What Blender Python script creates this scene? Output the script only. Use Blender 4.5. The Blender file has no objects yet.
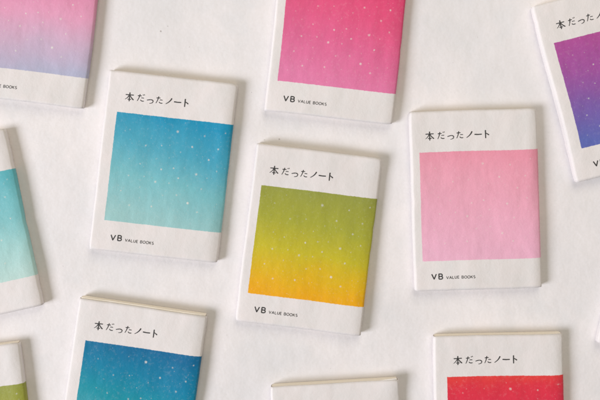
import bpy, math, random
from mathutils import Vector, noise

# ---------------------------------------------------------------- units
P = 0.00082            # one unit of the layout, in metres (about 0.8 mm)
T = 11.0               # notebook thickness, layout units (9 mm)
DIST = 833.0           # camera height above the covers, layout units
CY = 118.0              # layout y the camera hangs over
scene = bpy.context.scene
COL = scene.collection

def lin(c):
    return tuple(((x/255)/12.92 if x/255 <= .04045 else ((x/255+.055)/1.055)**2.4) for x in c)
def rgba(c, k=1.0):
    l = lin(c); return (min(l[0]*k, .95), min(l[1]*k, .95), min(l[2]*k, .95), 1)
def world(x, y, z):
    return Vector(((x-300)*P, (200-y)*P, z*P))

# ---------------------------------------------------------------- node helpers
class NT:
    def __init__(s, name):
        s.m = bpy.data.materials.new(name); s.m.use_nodes = True
        s.n = s.m.node_tree.nodes; s.l = s.m.node_tree.links; s.n.clear()
        s.out = s.n.new('ShaderNodeOutputMaterial')
        s.b = s.n.new('ShaderNodeBsdfPrincipled')
        s.l.new(s.b.outputs[0], s.out.inputs[0])
    def new(s, t, **k):
        q = s.n.new(t)
        for a, v in k.items(): setattr(q, a, v)
        return q
    def put(s, sock, v):
        if isinstance(v, bpy.types.NodeSocket): s.l.new(v, sock)
        elif v is not None: sock.default_value = v
    def math(s, op, a, b=None, c=None, clamp=False):
        q = s.new('ShaderNodeMath', operation=op, use_clamp=clamp)
        s.put(q.inputs[0], a); s.put(q.inputs[1], b); s.put(q.inputs[2], c)
        return q.outputs[0]
    def noise(s, vec, scale, detail=3, rough=.5, w=None):
        q = s.new('ShaderNodeTexNoise')
        if w is not None:
            q.noise_dimensions = '4D'; q.inputs['W'].default_value = w
        s.put(q.inputs['Vector'], vec)
        q.inputs['Scale'].default_value = scale; q.inputs['Detail'].default_value = detail
        q.inputs['Roughness'].default_value = rough
        return q.outputs['Fac']
    def step(s, x, a, b):       # smooth 0..1 from a to b
        q = s.new('ShaderNodeMapRange', interpolation_type='SMOOTHSTEP')
        s.put(q.inputs[0], x); q.inputs[1].default_value = a; q.inputs[2].default_value = b
        return q.outputs[0]
    def range(s, x, a, b, c, d):
        q = s.new('ShaderNodeMapRange')
        s.put(q.inputs[0], x)
        for i, v in enumerate((a, b, c, d)): q.inputs[i+1].default_value = v
        return q.outputs[0]
    def mix(s, f, a, b, blend='MIX'):
        q = s.new('ShaderNodeMix', data_type='RGBA', blend_type=blend)
        s.put(q.inputs[0], f); s.put(q.inputs[6], a); s.put(q.inputs[7], b)
        return q.outputs[2]
    def bump(s, h, strength, dist):
        q = s.new('ShaderNodeBump'); q.inputs['Strength'].default_value = strength
        q.inputs['Distance'].default_value = dist; s.put(q.inputs['Height'], h)
        return q.outputs[0]

PAPER = (229, 223, 220)

def jacket_material(idx, stops, tilt):
    t = NT('printed_paper')
    uv = t.new('ShaderNodeUVMap', uv_map='UVMap').outputs[0]
    sep = t.new('ShaderNodeSeparateXYZ'); t.l.new(uv, sep.inputs[0])
    U, V = sep.outputs[0], sep.outputs[1]
    # ragged edge of the ink
    e1 = t.math('SUBTRACT', t.noise(uv, .42, 3, .6, idx*3.1), .5)
    e2 = t.math('SUBTRACT', t.noise(uv, .42, 3, .6, idx*3.1+9), .5)
    u = t.math('ADD', U, t.math('MULTIPLY', e1, 1.0))
    v = t.math('ADD', V, t.math('MULTIPLY', e2, 1.25))
    mk = t.math('MULTIPLY', t.step(u, 10.0, 10.6), t.math('MULTIPLY', t.step(v, 40.7, 41.3), t.step(v, 150.3, 149.7)))
    # gradient
    cloud = t.math('SUBTRACT', t.noise(uv, .022, 3, .55, idx*1.7), .5)
    g = t.range(V, 41, 150, 0, 1)
    g = t.math('ADD', g, t.math('MULTIPLY', t.math('SUBTRACT', .5, t.range(U, 10, 129, 0, 1)), tilt))
    g = t.math('ADD', g, t.math('MULTIPLY', cloud, .28))
    ramp = t.new('ShaderNodeValToRGB'); t.l.new(g, ramp.inputs[0])
    el = ramp.color_ramp.elements
    while len(el) < len(stops): el.new(.5)
    for q, (p, c) in zip(el, stops): q.position = p; q.color = rgba(c, 1.02)
    # vertical brush streaks, grain and pale pinholes in the ink
    st = t.new('ShaderNodeMapping'); t.l.new(uv, st.inputs[0]); st.inputs['Scale'].default_value = (1, .3, 1)
    streak = t.noise(st.outputs[0], .16, 4, .6, idx*5.3)
    grain = t.noise(uv, 1.3, 3, .7, idx)
    grain2 = t.noise(uv, .35, 3, .6, idx+20)
    k = t.math('MULTIPLY', t.range(streak, .25, .75, .93, 1.07), t.range(grain, .25, .75, .93, 1.07))
    ink = t.mix(1.0, ramp.outputs[0], t.new('ShaderNodeCombineColor').outputs[0], 'MULTIPLY')
    cc = ink.node.inputs[7].links[0].from_node
    for i in range(3): t.l.new(k, cc.inputs[i])
    pale = t.math('MULTIPLY', t.step(grain2, .5, .8), .09)
    ink = t.mix(pale, ink, rgba(PAPER))
    pin = t.new('ShaderNodeTexVoronoi'); t.l.new(uv, pin.inputs[0]); pin.inputs['Scale'].default_value = .23
    pm = t.math('MULTIPLY', t.step(pin.outputs['Distance'], .17, .05), t.step(t.noise(uv, .07, 2, .5, idx+4), .45, .6))
    ink = t.mix(t.math('MULTIPLY', pm, .10), ink, rgba((240, 240, 236)))
    mott = t.range(t.noise(uv, .05, 4, .6, idx+2), .3, .7, 0, 1)
    paper = t.mix(mott, rgba((221, 216, 215)), rgba((229, 220, 219)))
    fib = t.range(t.noise(uv, 1.8, 3, .7, idx+6), .3, .7, 0, 1)
    paper = t.mix(t.math('MULTIPLY', fib, .25), paper, rgba((214, 209, 203)))
    t.l.new(t.mix(mk, paper, ink), t.b.inputs['Base Color'])
    t.l.new(t.range(mk, 0, 1, .66, .46), t.b.inputs['Roughness'])
    t.b.inputs['Specular IOR Level'].default_value = .35
    h = t.math('ADD', t.math('MULTIPLY', t.noise(uv, 1.1, 4, .6, idx), .5), t.math('MULTIPLY', t.noise(uv, .10, 5, .62, idx+8), 3.2))
    t.l.new(t.bump(h, .5, P*.36), t.b.inputs['Normal'])
    return t.m

def simple(name, c, rough=.7):
    t = NT(name); t.b.inputs['Base Color'].default_value = rgba(c); t.b.inputs['Roughness'].default_value = rough
    return t

def dot_material():
    t = NT('star_ink')
    at = t.new('ShaderNodeVertexColor', layer_name='alpha')
    t.b.inputs['Base Color'].default_value = rgba((246, 243, 236)); t.b.inputs['Roughness'].default_value = .6
    tr = t.new('ShaderNodeBsdfTransparent'); mx = t.new('ShaderNodeMixShader')
    t.l.new(at.outputs[0], mx.inputs[0]); t.l.new(tr.outputs[0], mx.inputs[1]); t.l.new(t.b.outputs[0], mx.inputs[2])
    t.l.new(mx.outputs[0], t.out.inputs[0])
    return t.m

def ink_material():
    t = simple('black_ink', (52, 50, 50), .5)
    n = t.noise(t.new('ShaderNodeTexCoord').outputs['Object'], 2500, 3, .6)
    t.l.new(t.mix(t.step(n, .45, .75), rgba((44, 43, 44)), rgba((96, 93, 92))), t.b.inputs['Base Color'])
    return t.m

def page_material():
    t = NT('cream_pages')
    oc = t.new('ShaderNodeTexCoord').outputs['Object']
    mp = t.new('ShaderNodeMapping'); t.l.new(oc, mp.inputs[0]); mp.inputs['Scale'].default_value = (25, 25, 2600)
    n = t.noise(mp.outputs[0], 1, 4, .6)
    t.l.new(t.mix(t.range(n, .3, .7, 0, 1), rgba((238, 226, 206)), rgba((248, 240, 228))), t.b.inputs['Base Color'])
    t.b.inputs['Roughness'].default_value = .8
    t.l.new(t.bump(n, .5, P*.4), t.b.inputs['Normal'])
    return t.m

DOT, INK, PAGE = dot_material(), ink_material(), page_material()
FLAP = simple('flap_paper', (236, 231, 224)).m

# ---------------------------------------------------------------- printed stars, in panel units from its top left
stars = []
def c_dot(x, y, r, a):          # read off the magenta cover
    dx, dy = x-278, y-79.5
    n = math.hypot(117, 13.5); ax = (117/n, 13.5/n); m = math.hypot(8.4, 78.3); up = (8.4/m, -78.3/m)
    stars.append((dx*ax[0]+dy*ax[1], 109-(dx*up[0]+dy*up[1]), r, a))
def d_dot(x, y, r, a):          # read off the yellow cover
    dx, dy = x-261, y-184
    n = math.hypot(117, 14); ax = (117/n, 14/n)
    u, v = dx*ax[0]+dy*ax[1], -dx*ax[1]+dy*ax[0]
    if all(math.hypot(u-q[0], v-q[1]) > 5 for q in stars): stars.append((u, v, r, a))
for x, y, r, a in [(361,62.2,1.75,1),(302.3,34.9,1.3,.8),(314,23,1.1,.6),(335,28.5,1.4,.85),(347.4,27.3,1.3,.7),(352,37.3,1.4,.8),
    (329,41,1.6,.95),(342.7,42.3,1.1,.6),(370,33.5,1.75,1),(380.7,37.3,.9,.45),(375,48.2,1.4,.75),(390.4,30.4,1.3,.7),(382.4,19,1.4,.8),
    (392,8.3,1.4,.8),(366,6,1.5,.9),(335.5,4.8,1.1,.6),(319.4,4.8,1.2,.75),(294.5,50,1.2,.65),(317.8,35.6,1.1,.6),(313.5,46.3,1.0,.45),
    (336.3,54.6,1.1,.55),(350.3,54.2,1.3,.65),(302.8,64.6,1.4,.75),(325,65.8,1.4,.85),(370.7,71.3,1.4,.75),(313,57,.9,.4),
    (326,60.5,.8,.35),(303,18,1.0,.4),(343,17,.9,.45),(358,27,.9,.35),(361,45,.8,.35),(342,68,.8,.35),(388,66,.9,.35),(288,69,.9,.35)]:
    c_dot(x, y, r, a)
for x, y, r, a in [(274.2,201.9,1.1,.4),(290.3,217.1,1.5,.85),(306,217.1,1.2,.6),(322,204.3,1.75,1),(348.8,209,1.3,.65),(369.8,206.4,1.2,.6),
    (336.2,218.3,1.5,.8),(362.3,220.7,1.6,.9),(324.6,224.9,1.0,.4),(353.2,231,1.2,.6),(301,231,.9,.3),(280,222,.8,.3),(341,228,.8,.3)]:
    d_dot(x, y, r, a)

# ---------------------------------------------------------------- lettering drawn with a pen: strokes (points in an em box, widths)
def arc(cx, cy, rx, ry, a0, a1, n=9):
    return [(cx+rx*math.cos(math.radians(a0+(a1-a0)*i/n)), cy+ry*math.sin(math.radians(a0+(a1-a0)*i/n))) for i in range(n+1)]
def bez(p0, p1, p2, n=8):
    return [((1-s)**2*p0[0]+2*s*(1-s)*p1[0]+s*s*p2[0], (1-s)**2*p0[1]+2*s*(1-s)*p1[1]+s*s*p2[1]) for s in [i/n for i in range(n+1)]]
TA = [([(.10,.74),(.62,.77)], .085,.075), (bez((.38,.97),(.34,.5),(.08,.04)), .10,.06), (bez((.56,.50),(.72,.55),(.93,.50)), .07,.07),
      (bez((.50,.27),(.55,.04),(.96,.12)), .07,.085)]
GL = {
 'hon': [([(.02,.71),(.98,.73)], .09,.09), ([(.50,1.0),(.50,-.02)], .115,.10), (bez((.46,.72),(.34,.38),(.0,.17)), .095,.05),
         (bez((.54,.72),(.66,.40),(1.0,.17)), .06,.12), ([(.30,.21),(.71,.21)], .085,.085)],
 'da': TA + [([(.76,.98),(.84,.84)], .075,.06), ([(.91,1.02),(.99,.88)], .075,.06)],
 'ta': TA,
 'tsu': [([(.02,.50),(.30,.58),(.58,.64)], .075,.09), (bez((.58,.64),(1.02,.60),(.93,.32)), .09,.09), (bez((.93,.32),(.85,.10),(.42,.06)), .09,.05)],
 'no': [(bez((.92,.95),(.70,.38),(.05,.03)), .13,.06)],
 'bar': [([(.0,.50),(.5,.475),(1.0,.50)], .11,.10)],
 'to': [([(.22,1.0),(.23,.5),(.22,-.02)], .12,.10), (bez((.25,.64),(.60,.54),(.95,.38)), .06,.12)],
 'V': [([(.03,1),(.5,0),(.97,1)], 1,1)], 'A': [([(.03,0),(.5,1),(.97,0)],1,1), ([(.22,.34),(.78,.34)],1,1)],
 'L': [([(.08,1),(.08,0),(.9,0)],1,1)], 'U': [([(.06,1),(.06,.4)]+arc(.5,.4,.44,.4,180,360)+[(.94,1)],1,1)],
 'E': [([(.9,1),(.08,1),(.08,0),(.9,0)],1,1), ([(.08,.52),(.82,.52)],1,1)],
 'B': [([(.08,0),(.08,1),(.55,1)]+arc(.55,.76,.32,.24,90,-90)+[(.08,.52)],1,1), ([(.5,.52)]+arc(.58,.26,.36,.26,90,-90)+[(.08,0)],1,1)],
 'O': [(arc(.5,.5,.48,.5,0,360,20),1,1)], 'K': [([(.08,1),(.08,0)],1,1), ([(.9,1),(.1,.42)],1,1), ([(.35,.6),(.94,0)],1,1)],
 'S': [(arc(.5,.75,.38,.25,40,270,10)+arc(.5,.25,.40,.25,90,-140,10),1,1)],
}
TITLE = [('hon',17,8.6,-4.4,8.8), ('da',28.6,7.8,-3.7,7.6), ('tsu',38.8,6.8,-4.6,6.6), ('ta',47.5,7.6,-3.7,7.6), ('no',57.6,6.6,-3.2,6.8),
         ('bar',66,7.4,-3.9,8.0), ('to',76,4.8,-3.8,8.0)]     # glyph, x, width, baseline, height (about the line's middle)

class Book:
    """one notebook in its own coordinates: x right, y down the cover, z up"""
    def __init__(s, w, h, seed, lift=0, bow=1.0, shift=0):
        s.w, s.h, s.seed, s.lift, s.bow = w, h, seed, lift, bow
        s.px = shift; s.roll = random.Random(seed).uniform(1.8, 2.7)
        s.rs, s.rf = 2.8, 2.1
        q = random.Random(seed*13+5)
        s.dents = [(cx, cy, (1 if cx == 0 else -1)*q.uniform(0, 1.1), (1 if cy == 0 else -1)*q.uniform(0, 1.0), q.uniform(5, 11)) for cx in (0, w) for cy in (0, h)]
        for _ in range(3):
            side = q.choice((0, w)); s.dents.append((side, q.uniform(15, h-15), (1 if side == 0 else -1)*q.uniform(.1, .5), 0, q.uniform(4, 12)))
        prof = []                       # (x, z) outer side of the jacket
        n = 14
        for i in range(6): prof.append((w-1.5-(w-1.5-4)*i/6, .05))
        for i in range(n+1):
            a = math.radians(-90-90*i/n); prof.append((4+4.0*math.cos(a), 4.05+4.0*math.sin(a)))
        for i in range(n+1):
            a = math.radians(180-90*i/n); prof.append((s.rs+s.rs*math.cos(a), T-s.rs+s.rs*math.sin(a)))
        m = 64
        for i in range(1, m): prof.append((s.rs+(w-s.rf-s.rs)*i/m, T))
        for i in range(n+1):
            a = math.radians(90-82*i/n); prof.append((w-s.rf+s.rf*math.cos(a), T-s.rf+s.rf*math.sin(a)))
        prof.append((w+.1, T*.45)); prof.append((w-.25, T*.27)); prof.append((w-.9, T*.16))
        s.prof = prof
    def wave(s, x, y, z):
        k = max(0., min(1., (z-T*.5)/(T*.5)))
        q = noise.noise(Vector((x*.055, y*.020, s.seed*7.3)))*.45 + noise.noise(Vector((x*.016, y*.014, s.seed*3.1)))*1.5*s.bow
        q += noise.noise(Vector((x*.11+y*.02, y*.055, s.seed*5.7)))*.20
        e = max(0., 1-min(y, s.h-y)/12.)
        q += e*e*.35*noise.noise(Vector((x*.05, s.seed*2., (0. if y < s.h/2 else 9.))))
        if s.lift:
            a = max(0., (x-(s.w-26))/26.); b = max(0., 1-y/22.)
            q += s.lift*a*b*b*(3-2*b)
        f = max(0., (x-(s.w-13))/13.); g = max(0., 1-x/8.)
        q -= s.roll*f**2.3 + .35*g*g
        return q*k
    def edge(s, x, y, z):               # the outline is never perfectly straight
        dx = noise.noise(Vector((y*.012, s.seed*4., 1.)))*.9 + noise.noise(Vector((y*.06, s.seed*4., 5.)))*.22
        dy = noise.noise(Vector((x*.014, s.seed*4., 8.)))*.7 + noise.noise(Vector((x*.08, s.seed*4., 3.)))*.15
        for (cx, cy, ex, ey, rad) in s.dents:
            d = math.hypot(x-cx, y-cy)/rad
            if d < 1: f = (1-d)**2; dx += ex*f; dy += ey*f
        return dx, dy
    def pt(s, x, y, z, off=0.):
        dx, dy = s.edge(x, y, z)
        return ((x+dx)*P, -(y+dy)*P, (z+off+s.wave(x, y, z))*P)

def mesh(name, verts, faces, mats, parent, smooth=True, mi=None):
    me = bpy.data.meshes.new(name); me.from_pydata(verts, [], faces); me.update()
    for m in mats: me.materials.append(m)
    if mi:
        for p, q in zip(me.polygons, mi): p.material_index = q
    if smooth:
        for p in me.polygons: p.use_smooth = True
    o = bpy.data.objects.new(name, me); COL.objects.link(o)
    if parent: o.parent = parent
    return o

def make_jacket(b, mat, root):
    verts, faces, uvs, mi, alph = [], [], [], [], []
    prof = b.prof; N = len(prof); M = 64; th = .42
    arcs = [0.]
    for i in range(1, N): arcs.append(arcs[-1]+math.dist(prof[i], prof[i-1]))
    iz = min(range(N), key=lambda i: abs(prof[i][0])+abs(prof[i][1]-(T-b.rs)))   # spine point
    nor = []
    for i in range(N):
        a, c = prof[max(0, i-1)], prof[min(N-1, i+1)]
        tx, tz = c[0]-a[0], c[1]-a[1]; l = math.hypot(tx, tz) or 1
        nor.append((-tz/l, tx/l))
    ustart = arcs[iz]
    for side in (0, 1):
        for j in range(M+1):
            y = b.h*j/M
            for i in range(N):
                x, z = prof[i]
                if side: x -= nor[i][0]*th; z -= nor[i][1]*th
                verts.append(b.pt(x, y, z)); uvs.append((arcs[i]-ustart-1.6-b.px, y))
    S = (M+1)*N
    for j in range(M):
        for i in range(N-1):
            a = j*N+i
            faces.append((a, a+N, a+N+1, a+1)); mi.append(0)
            faces.append((S+a, S+a+1, S+a+N+1, S+a+N)); mi.append(0)
        for i in (0, N-1):
            a = j*N+i
            f = (a, S+a, S+a+N, a+N)
            faces.append(f if i == 0 else f[::-1]); mi.append(0)
    for j in (0, M):
        for i in range(N-1):
            a = j*N+i; f = (a, a+1, S+a+1, S+a)
            faces.append(f if j == 0 else f[::-1]); mi.append(0)
    alph = [0.]*len(verts)
    # printed stars, sitting on the paper's surface
    rb = random.Random(b.seed*7)
    for (u, v, r, a) in stars + [(rb.uniform(3, 116), rb.uniform(3, 106), rb.uniform(.5, .95), rb.uniform(.15, .42)) for _ in range(46)]:
        x, y = u+10.3+b.px, v+41
        if x > b.w-b.rf or x < 11: continue
        r *= .84
        rnd = random.Random(int(u*97+v*13)); k0 = len(verts)
        a *= rb.uniform(.6, 1.05); verts.append(b.pt(x, y, T, .13)); uvs.append((x, y)); alph.append(a*.72)
        for ring, al in ((.50, a*.56), (1.12, 0.)):
            for q in range(10):
                t = q*math.tau/10; rr = r*ring*(1+.22*rnd.uniform(-1, 1))
                X, Y = x+rr*math.cos(t), y+rr*math.sin(t)
                verts.append(b.pt(X, Y, T, .13)); uvs.append((X, Y)); alph.append(al)
        for q in range(10):
            q2 = (q+1) % 10
            faces.append((k0, k0+1+q2, k0+1+q)); mi.append(1)
            faces.append((k0+1+q, k0+1+q2, k0+11+q2, k0+11+q)); mi.append(1)
    o = mesh('paper_jacket', verts, faces, [mat, DOT], root, True, mi)
    me = o.data
    lay = me.uv_layers.new(name='UVMap')
    for l in me.loops: lay.data[l.index].uv = uvs[l.vertex_index]
    ca = me.color_attributes.new('alpha', 'FLOAT_COLOR', 'POINT')
    for i, a in enumerate(alph): ca.data[i].color = (a, a, a, 1)
    # crisp paper rim
    return o

def make_letters(b, name, items, root):
    """items: (glyph strokes, x, y_base, width, height, pen or None)"""
    verts, faces = [], []
    for gi, (strokes, gx, gy, gw, gh, pen) in enumerate(items):
        rnd = random.Random(gi*31+b.seed)
        for pts, w0, w1 in strokes:
            p = [(gx+b.px+x*gw, gy-y*gh) for x, y in pts]
            # resample
            q = []
            for a, c in zip(p, p[1:]):
                m = max(1, int(math.dist(a, c)/.45))
                for k in range(m): q.append((a[0]+(c[0]-a[0])*k/m, a[1]+(c[1]-a[1])*k/m))
            q.append(p[-1]); n = len(q); base = len(verts)
            for i, (x, y) in enumerate(q):
                a, c = q[max(0, i-1)], q[min(n-1, i+1)]
                if pen and 0 < i < n-1:      # mitre the corners of capitals
                    pass
                tx, ty = c[0]-a[0], c[1]-a[1]; l = math.hypot(tx, ty) or 1
                s = i/(n-1) if n > 1 else 0
                wd = pen if pen else (w0+(w1-w0)*s)*10.4
                wd *= .5*(1+.05*rnd.uniform(-1, 1))
                if not pen and (i == 0 or i == n-1): wd *= .65
                nx, ny = -ty/l*wd, tx/l*wd
                verts.append(b.pt(x+nx, y+ny, T, .13)); verts.append(b.pt(x-nx, y-ny, T, .13))
                if i:
                    k = base+2*i
                    faces.append((k-2, k-1, k+1, k))
    o = mesh(name, verts, faces, [INK], root, False)
    return o

def make_pages(b, root, out=.6):
    verts, faces = [], []
    x0, x1, z0, z1 = 1.2, b.w-1.3, .7, T-.75
    nx, nz, ny = 24, 6, 12
    def pos(x, y, z):
        dx, dy = b.edge(x, max(0, min(b.h, y)), z)
        k = (z-z0)/(z1-z0)
        return ((x+dx)*P, -(y+dy)*P, (z+b.wave(x, max(0, min(b.h, y)), z)*.999*k)*P)
    # outline loop in (x, z), rounded at the spine
    loop = [(x0+1.8, z0), (x0+.5, z0+1.2), (x0, T*.3), (x0, T*.7), (x0+.5, z1-1.3), (x0+1.8, z1)]
    loop += [(x0+2+(x1-.8-x0-2)*i/nx, z1) for i in range(1, nx+1)]
    loop += [(x1-.3, z1-1.2), (x1, z1-2.2), (x1-.3, z0+1.), (x1-1, z0)]
    L = len(loop)
    ys = [-out, -out+.25] + [b.h*j/ny for j in range(1, ny)] + [b.h-.45, b.h-.2]
    for j, y in enumerate(ys):
        for x, z in loop: verts.append(pos(x, y, z))
    for j in range(len(ys)-1):
        for i in range(L):
            i2 = (i+1) % L
            faces.append((j*L+i, j*L+i2, (j+1)*L+i2, (j+1)*L+i))
    faces.append(tuple(range(L))[::-1]); k = (len(ys)-1)*L; faces.append(tuple(range(k, k+L)))
    return mesh('page_block', verts, faces, [PAGE], root, False)

def make_flap(b, root, out):
    """the folded-in end of the jacket, between the cover and the first page"""
    verts, faces = [], []
    x0, x1, n, m = b.w-44, b.w-2.2, 14, 16
    for zoff in (-.48, -.66):
        for j in range(m+1):
            for i in range(n+1):
                x = x0+(x1-x0)*i/n; f = max(0., (i/n-.55)/.45)
                y = -out*f + (b.h+out*f-.4)*j/m
                z = T+zoff
                c = b.pt(x, max(0, min(b.h, y)), T)
                verts.append((c[0], -(y+b.edge(x, max(0, y), z)[1])*P, c[2]+zoff*P-(P*.0)))
    S = (n+1)*(m+1)
    for j in range(m):
        for i in range(n):
            a = j*(n+1)+i
            faces.append((a, a+n+1, a+n+2, a+1)); faces.append((S+a, S+a+1, S+a+n+2, S+a+n+1))
    for i in range(n):
        faces.append((i, i+1, S+i+1, S+i)); a = m*(n+1)+i; faces.append((a, S+a, S+a+1, a+1))
    for j in range(m):
        a = j*(n+1)+n; faces.append((a, a+n+1, S+a+n+1, S+a)); a = j*(n+1); faces.append((a, S+a, S+a+n+1, a+n+1))
    return mesh('jacket_flap', verts, faces, [FLAP], root, False)

def notebook(idx, label, anchor, corner, ang, w, h, stops, tilt=.12, lift=0, out=.15, flap=.3, shift=0):
    root = bpy.data.objects.new('notebook', None); COL.objects.link(root)
    root.empty_display_size = .02
    a = math.radians(ang)                       # clockwise in the picture
    cx = {'L': 0, 'R': w}[corner[1]]; cy = {'T': 0, 'B': h}[corner[0]]
    ox = anchor[0] - (cx*math.cos(a) - cy*math.sin(a)); oy = anchor[1] - (cx*math.sin(a) + cy*math.cos(a))
    root.location = world(ox, oy, 0); root.rotation_euler = (0, 0, -a)
    root['label'] = label; root['category'] = 'notebook'
    root['group'] = 'paperback notebooks laid out on the white tabletop'
    b = Book(w, h, idx+1, lift, 1.0, shift)
    make_jacket(b, jacket_material(idx, stops, tilt), root)
    make_pages(b, root, out); make_flap(b, root, flap)
    ty = 24.7
    make_letters(b, 'title_lettering', [(GL[g], x, ty-bl, gw, gh, None) for g, x, gw, bl, gh in TITLE], root)
    base = h-11.6
    items = [(GL['V'], 18.6, base, 4.8, 5.1, 1.1), (GL['B'], 25.5, base, 4.2, 5.1, 1.1)]
    x = 33.2
    for ch in 'VALUE BOOKS':
        if ch == ' ': x += 1.6; continue
        gw = {'L': 1.75, 'E': 1.8, 'A': 2.35, 'V': 2.3, 'O': 2.5, 'S': 1.9}.get(ch, 2.05)
        items.append((GL[ch], x, base, gw, 2.6, .48)); x += gw+.66
    make_letters(b, 'publisher_lettering', items, root)
    return root

# ---------------------------------------------------------------- the notebooks
notebook(0, 'pink to lavender notebook at the top left corner of the photo, title cut off', (82.5,109), 'BR', 7.3, 129, 181,
    [(0,(216,120,156)),(.45,(220,152,182)),(.75,(198,168,192)),(1,(174,174,198))], -.05, shift=-.6)
notebook(1, 'teal notebook fading to pale aqua, whole, between the lavender and the yellow ones', (109,69.5), 'TL', 6.5, 129.5, 180.5,
    [(0,(22,140,178)),(.3,(72,160,184)),(.62,(116,182,190)),(1,(152,194,194))], .2, shift=2.2)
notebook(2, 'bright magenta notebook cut by the top edge of the photo, middle of the top row', (264,110.5), 'BL', 6.3, 129.3, 181,
    [(0,(218,64,110)),(.3,(220,82,126)),(.65,(218,100,145)),(1,(220,122,165))], .22, shift=-0.5)
notebook(3, 'olive green notebook fading to orange yellow, whole, in the centre', (256.5,143), 'TL', 6.9, 126.8, 179.3,
    [(0,(146,150,66)),(.3,(162,162,54)),(.6,(192,178,38)),(.82,(216,172,22)),(1,(230,162,16))], .05, shift=-0.6, lift=1.0, flap=.4)
notebook(4, 'pale pink notebook, whole, right of the olive and yellow one', (409,112), 'TL', -1.95, 128, 179.8,
    [(0,(228,146,166)),(.3,(230,160,180)),(.7,(230,168,190)),(1,(230,174,197))], .12, shift=-1.5)
notebook(5, 'purple to indigo notebook tilted at the top right corner of the photo', (532.2,6.2), 'TL', -14.2, 129, 182.2,
    [(0,(172,76,146)),(.35,(156,80,154)),(.7,(120,90,164)),(1,(92,102,174))], .1, shift=2.2)
notebook(6, 'pale aqua notebook tilted at the left edge of the photo, only its right side showing', (42.5,305.5), 'BR', -12.3, 129, 181,
    [(0,(92,174,184)),(.35,(128,190,194)),(.7,(162,204,202)),(1,(184,210,204))], .15)
notebook(7, 'deep blue notebook cut by the bottom edge, below the teal one', (79,298), 'TL', 8.2, 129.5, 181,
    [(0,(4,102,148)),(.25,(4,124,160)),(.5,(16,142,160)),(1,(90,170,180))], .16, shift=2.2, lift=.3, out=1.0)
notebook(8, 'moss green notebook in the bottom left corner, only its top right corner showing', (18.5,342.5), 'TR', -7.2, 129, 181,
    [(0,(146,150,66)),(.4,(160,160,55)),(1,(200,180,40))], .05, out=.4)
notebook(9, 'notebook at the bottom centre showing only the blank white top of its cover', (270,387), 'TL', -3.3, 129, 181,
    [(0,(200,120,60)),(1,(220,170,80))], .1, lift=2.0, out=.1, flap=1.5)
notebook(10, 'bright red notebook cut by the bottom edge, below the pale pink one', (433.5,336.5), 'TL', -1.2, 130, 181,
    [(0,(220,62,60)),(.1,(216,50,68)),(.25,(214,48,74)),(.6,(216,70,110)),(1,(220,110,140))], .0, shift=2.8, out=.2)
notebook(11, 'notebook at the right edge of the photo of which only a white spine corner shows', (597.3,343), 'BL', 14.5, 129, 181,
    [(0,(90,150,120)),(1,(160,190,150))], .1)

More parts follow.
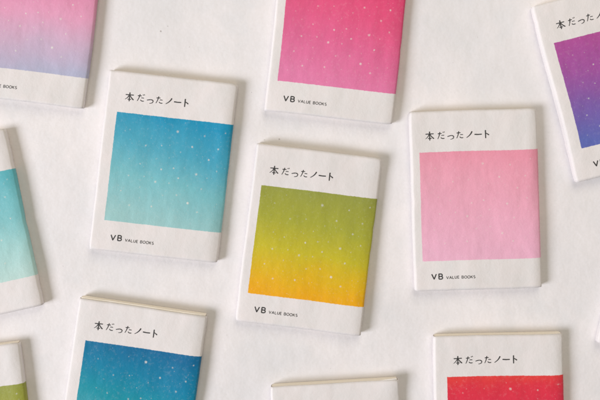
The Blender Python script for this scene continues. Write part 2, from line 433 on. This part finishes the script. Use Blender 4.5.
# ---------------------------------------------------------------- tabletop
def tabletop():
    t = NT('white_surface')
    oc = t.new('ShaderNodeTexCoord').outputs['Object']
    c1 = t.noise(oc, 9, 5, .6); c2 = t.noise(oc, 26, 4, .6, 3.); c3 = t.noise(oc, 420, 3, .6)
    col = t.mix(t.range(c1, .36, .64, 0, 1), rgba((223, 219, 220)), rgba((235, 228, 228)))
    col = t.mix(t.math('MULTIPLY', t.step(c2, .48, .7), .45), col, rgba((218, 217, 219)))
    col = t.mix(t.math('MULTIPLY', t.range(c3, .3, .7, 0, 1), .12), col, rgba((205, 200, 194)))
    pos = t.new('ShaderNodeNewGeometry').outputs['Position']
    nz = t.math('MULTIPLY', t.math('SUBTRACT', t.noise(oc, 900, 2, .5), .5), P*1.3)
    for (x, y, r, a) in [(159,30,.95,.5),(166,25,.6,.35),(251,92,.6,.35),(279,139.5,1.0,.4),(264,140,.8,.3),(188,46,.5,.25),(331,372,.5,.2),(480,36,.6,.2),(455,62,.5,.2),(60,268,.5,.2),(226,338,.5,.22)]:
        d = t.new('ShaderNodeVectorMath', operation='DISTANCE'); t.l.new(pos, d.inputs[0]); d.inputs[1].default_value = world(x, y, 0)
        m = t.step(t.math('ADD', d.outputs['Value'], nz), r*P*1.15, r*P*.5)
        col = t.mix(t.math('MULTIPLY', m, a), col, rgba((96, 80, 60)))
    t.l.new(col, t.b.inputs['Base Color'])
    t.b.inputs['Roughness'].default_value = .62
    t.b.inputs['Specular IOR Level'].default_value = .3
    h = t.math('ADD', t.noise(oc, 13, 5, .55, 6.), t.math('ADD', t.math('MULTIPLY', c3, .03), t.math('MULTIPLY', t.noise(oc, 1500, 2, .6), .012)))
    t.l.new(t.bump(h, .6, .0055), t.b.inputs['Normal'])
    vs = [(-1.2,-1,0),(1.2,-1,0),(1.2,1,0),(-1.2,1,0),(-1.2,-1,-.03),(1.2,-1,-.03),(1.2,1,-.03),(-1.2,1,-.03)]
    fs = [(0,1,2,3),(7,6,5,4),(0,4,5,1),(1,5,6,2),(2,6,7,3),(3,7,4,0)]
    o = mesh('tabletop', vs, fs, [t.m], None, False); o['kind'] = 'structure'
tabletop()

# ---------------------------------------------------------------- light: a soft window low on the left, warm room light
w = bpy.data.worlds.new('World'); scene.world = w; w.use_nodes = True
bg = w.node_tree.nodes['Background']; bg.inputs[0].default_value = (1.0, .96, .82, 1); bg.inputs[1].default_value = .255
def area(name, loc, size, power, col, sy=None):
    d = bpy.data.lights.new(name, 'AREA'); d.energy = power; d.color = col; d.size = size
    if sy: d.shape = 'RECTANGLE'; d.size_y = sy
    o = bpy.data.objects.new(name, d); COL.objects.link(o); o.location = loc
    o.rotation_euler = (Vector((0, 0, 0))-Vector(loc)).to_track_quat('-Z', 'Y').to_euler()
    return o
az, el, R = math.radians(18), math.radians(34), 6.0
area('window_light', (-R*math.cos(el)*math.cos(az), -R*math.cos(el)*math.sin(az), R*math.sin(el)), 2.3, 388, (.885, .905, .985))
area('room_light', (.45, 1.8, 2.0), 1.7, 28, (1.0, .92, .76))

# ---------------------------------------------------------------- camera
cd = bpy.data.cameras.new('Camera'); cam = bpy.data.objects.new('Camera', cd); COL.objects.link(cam)
cd.sensor_width = 36; cd.lens = 36*DIST/600
cd.clip_start = .01; cd.clip_end = 50
cam.location = world(300, CY, T+DIST)
cd.shift_y = -(200-CY)/600
scene.camera = cam
scene.view_settings.view_transform = 'Standard'; scene.view_settings.look = 'None'
scene.view_settings.exposure = 0.03; scene.view_settings.gamma = 1
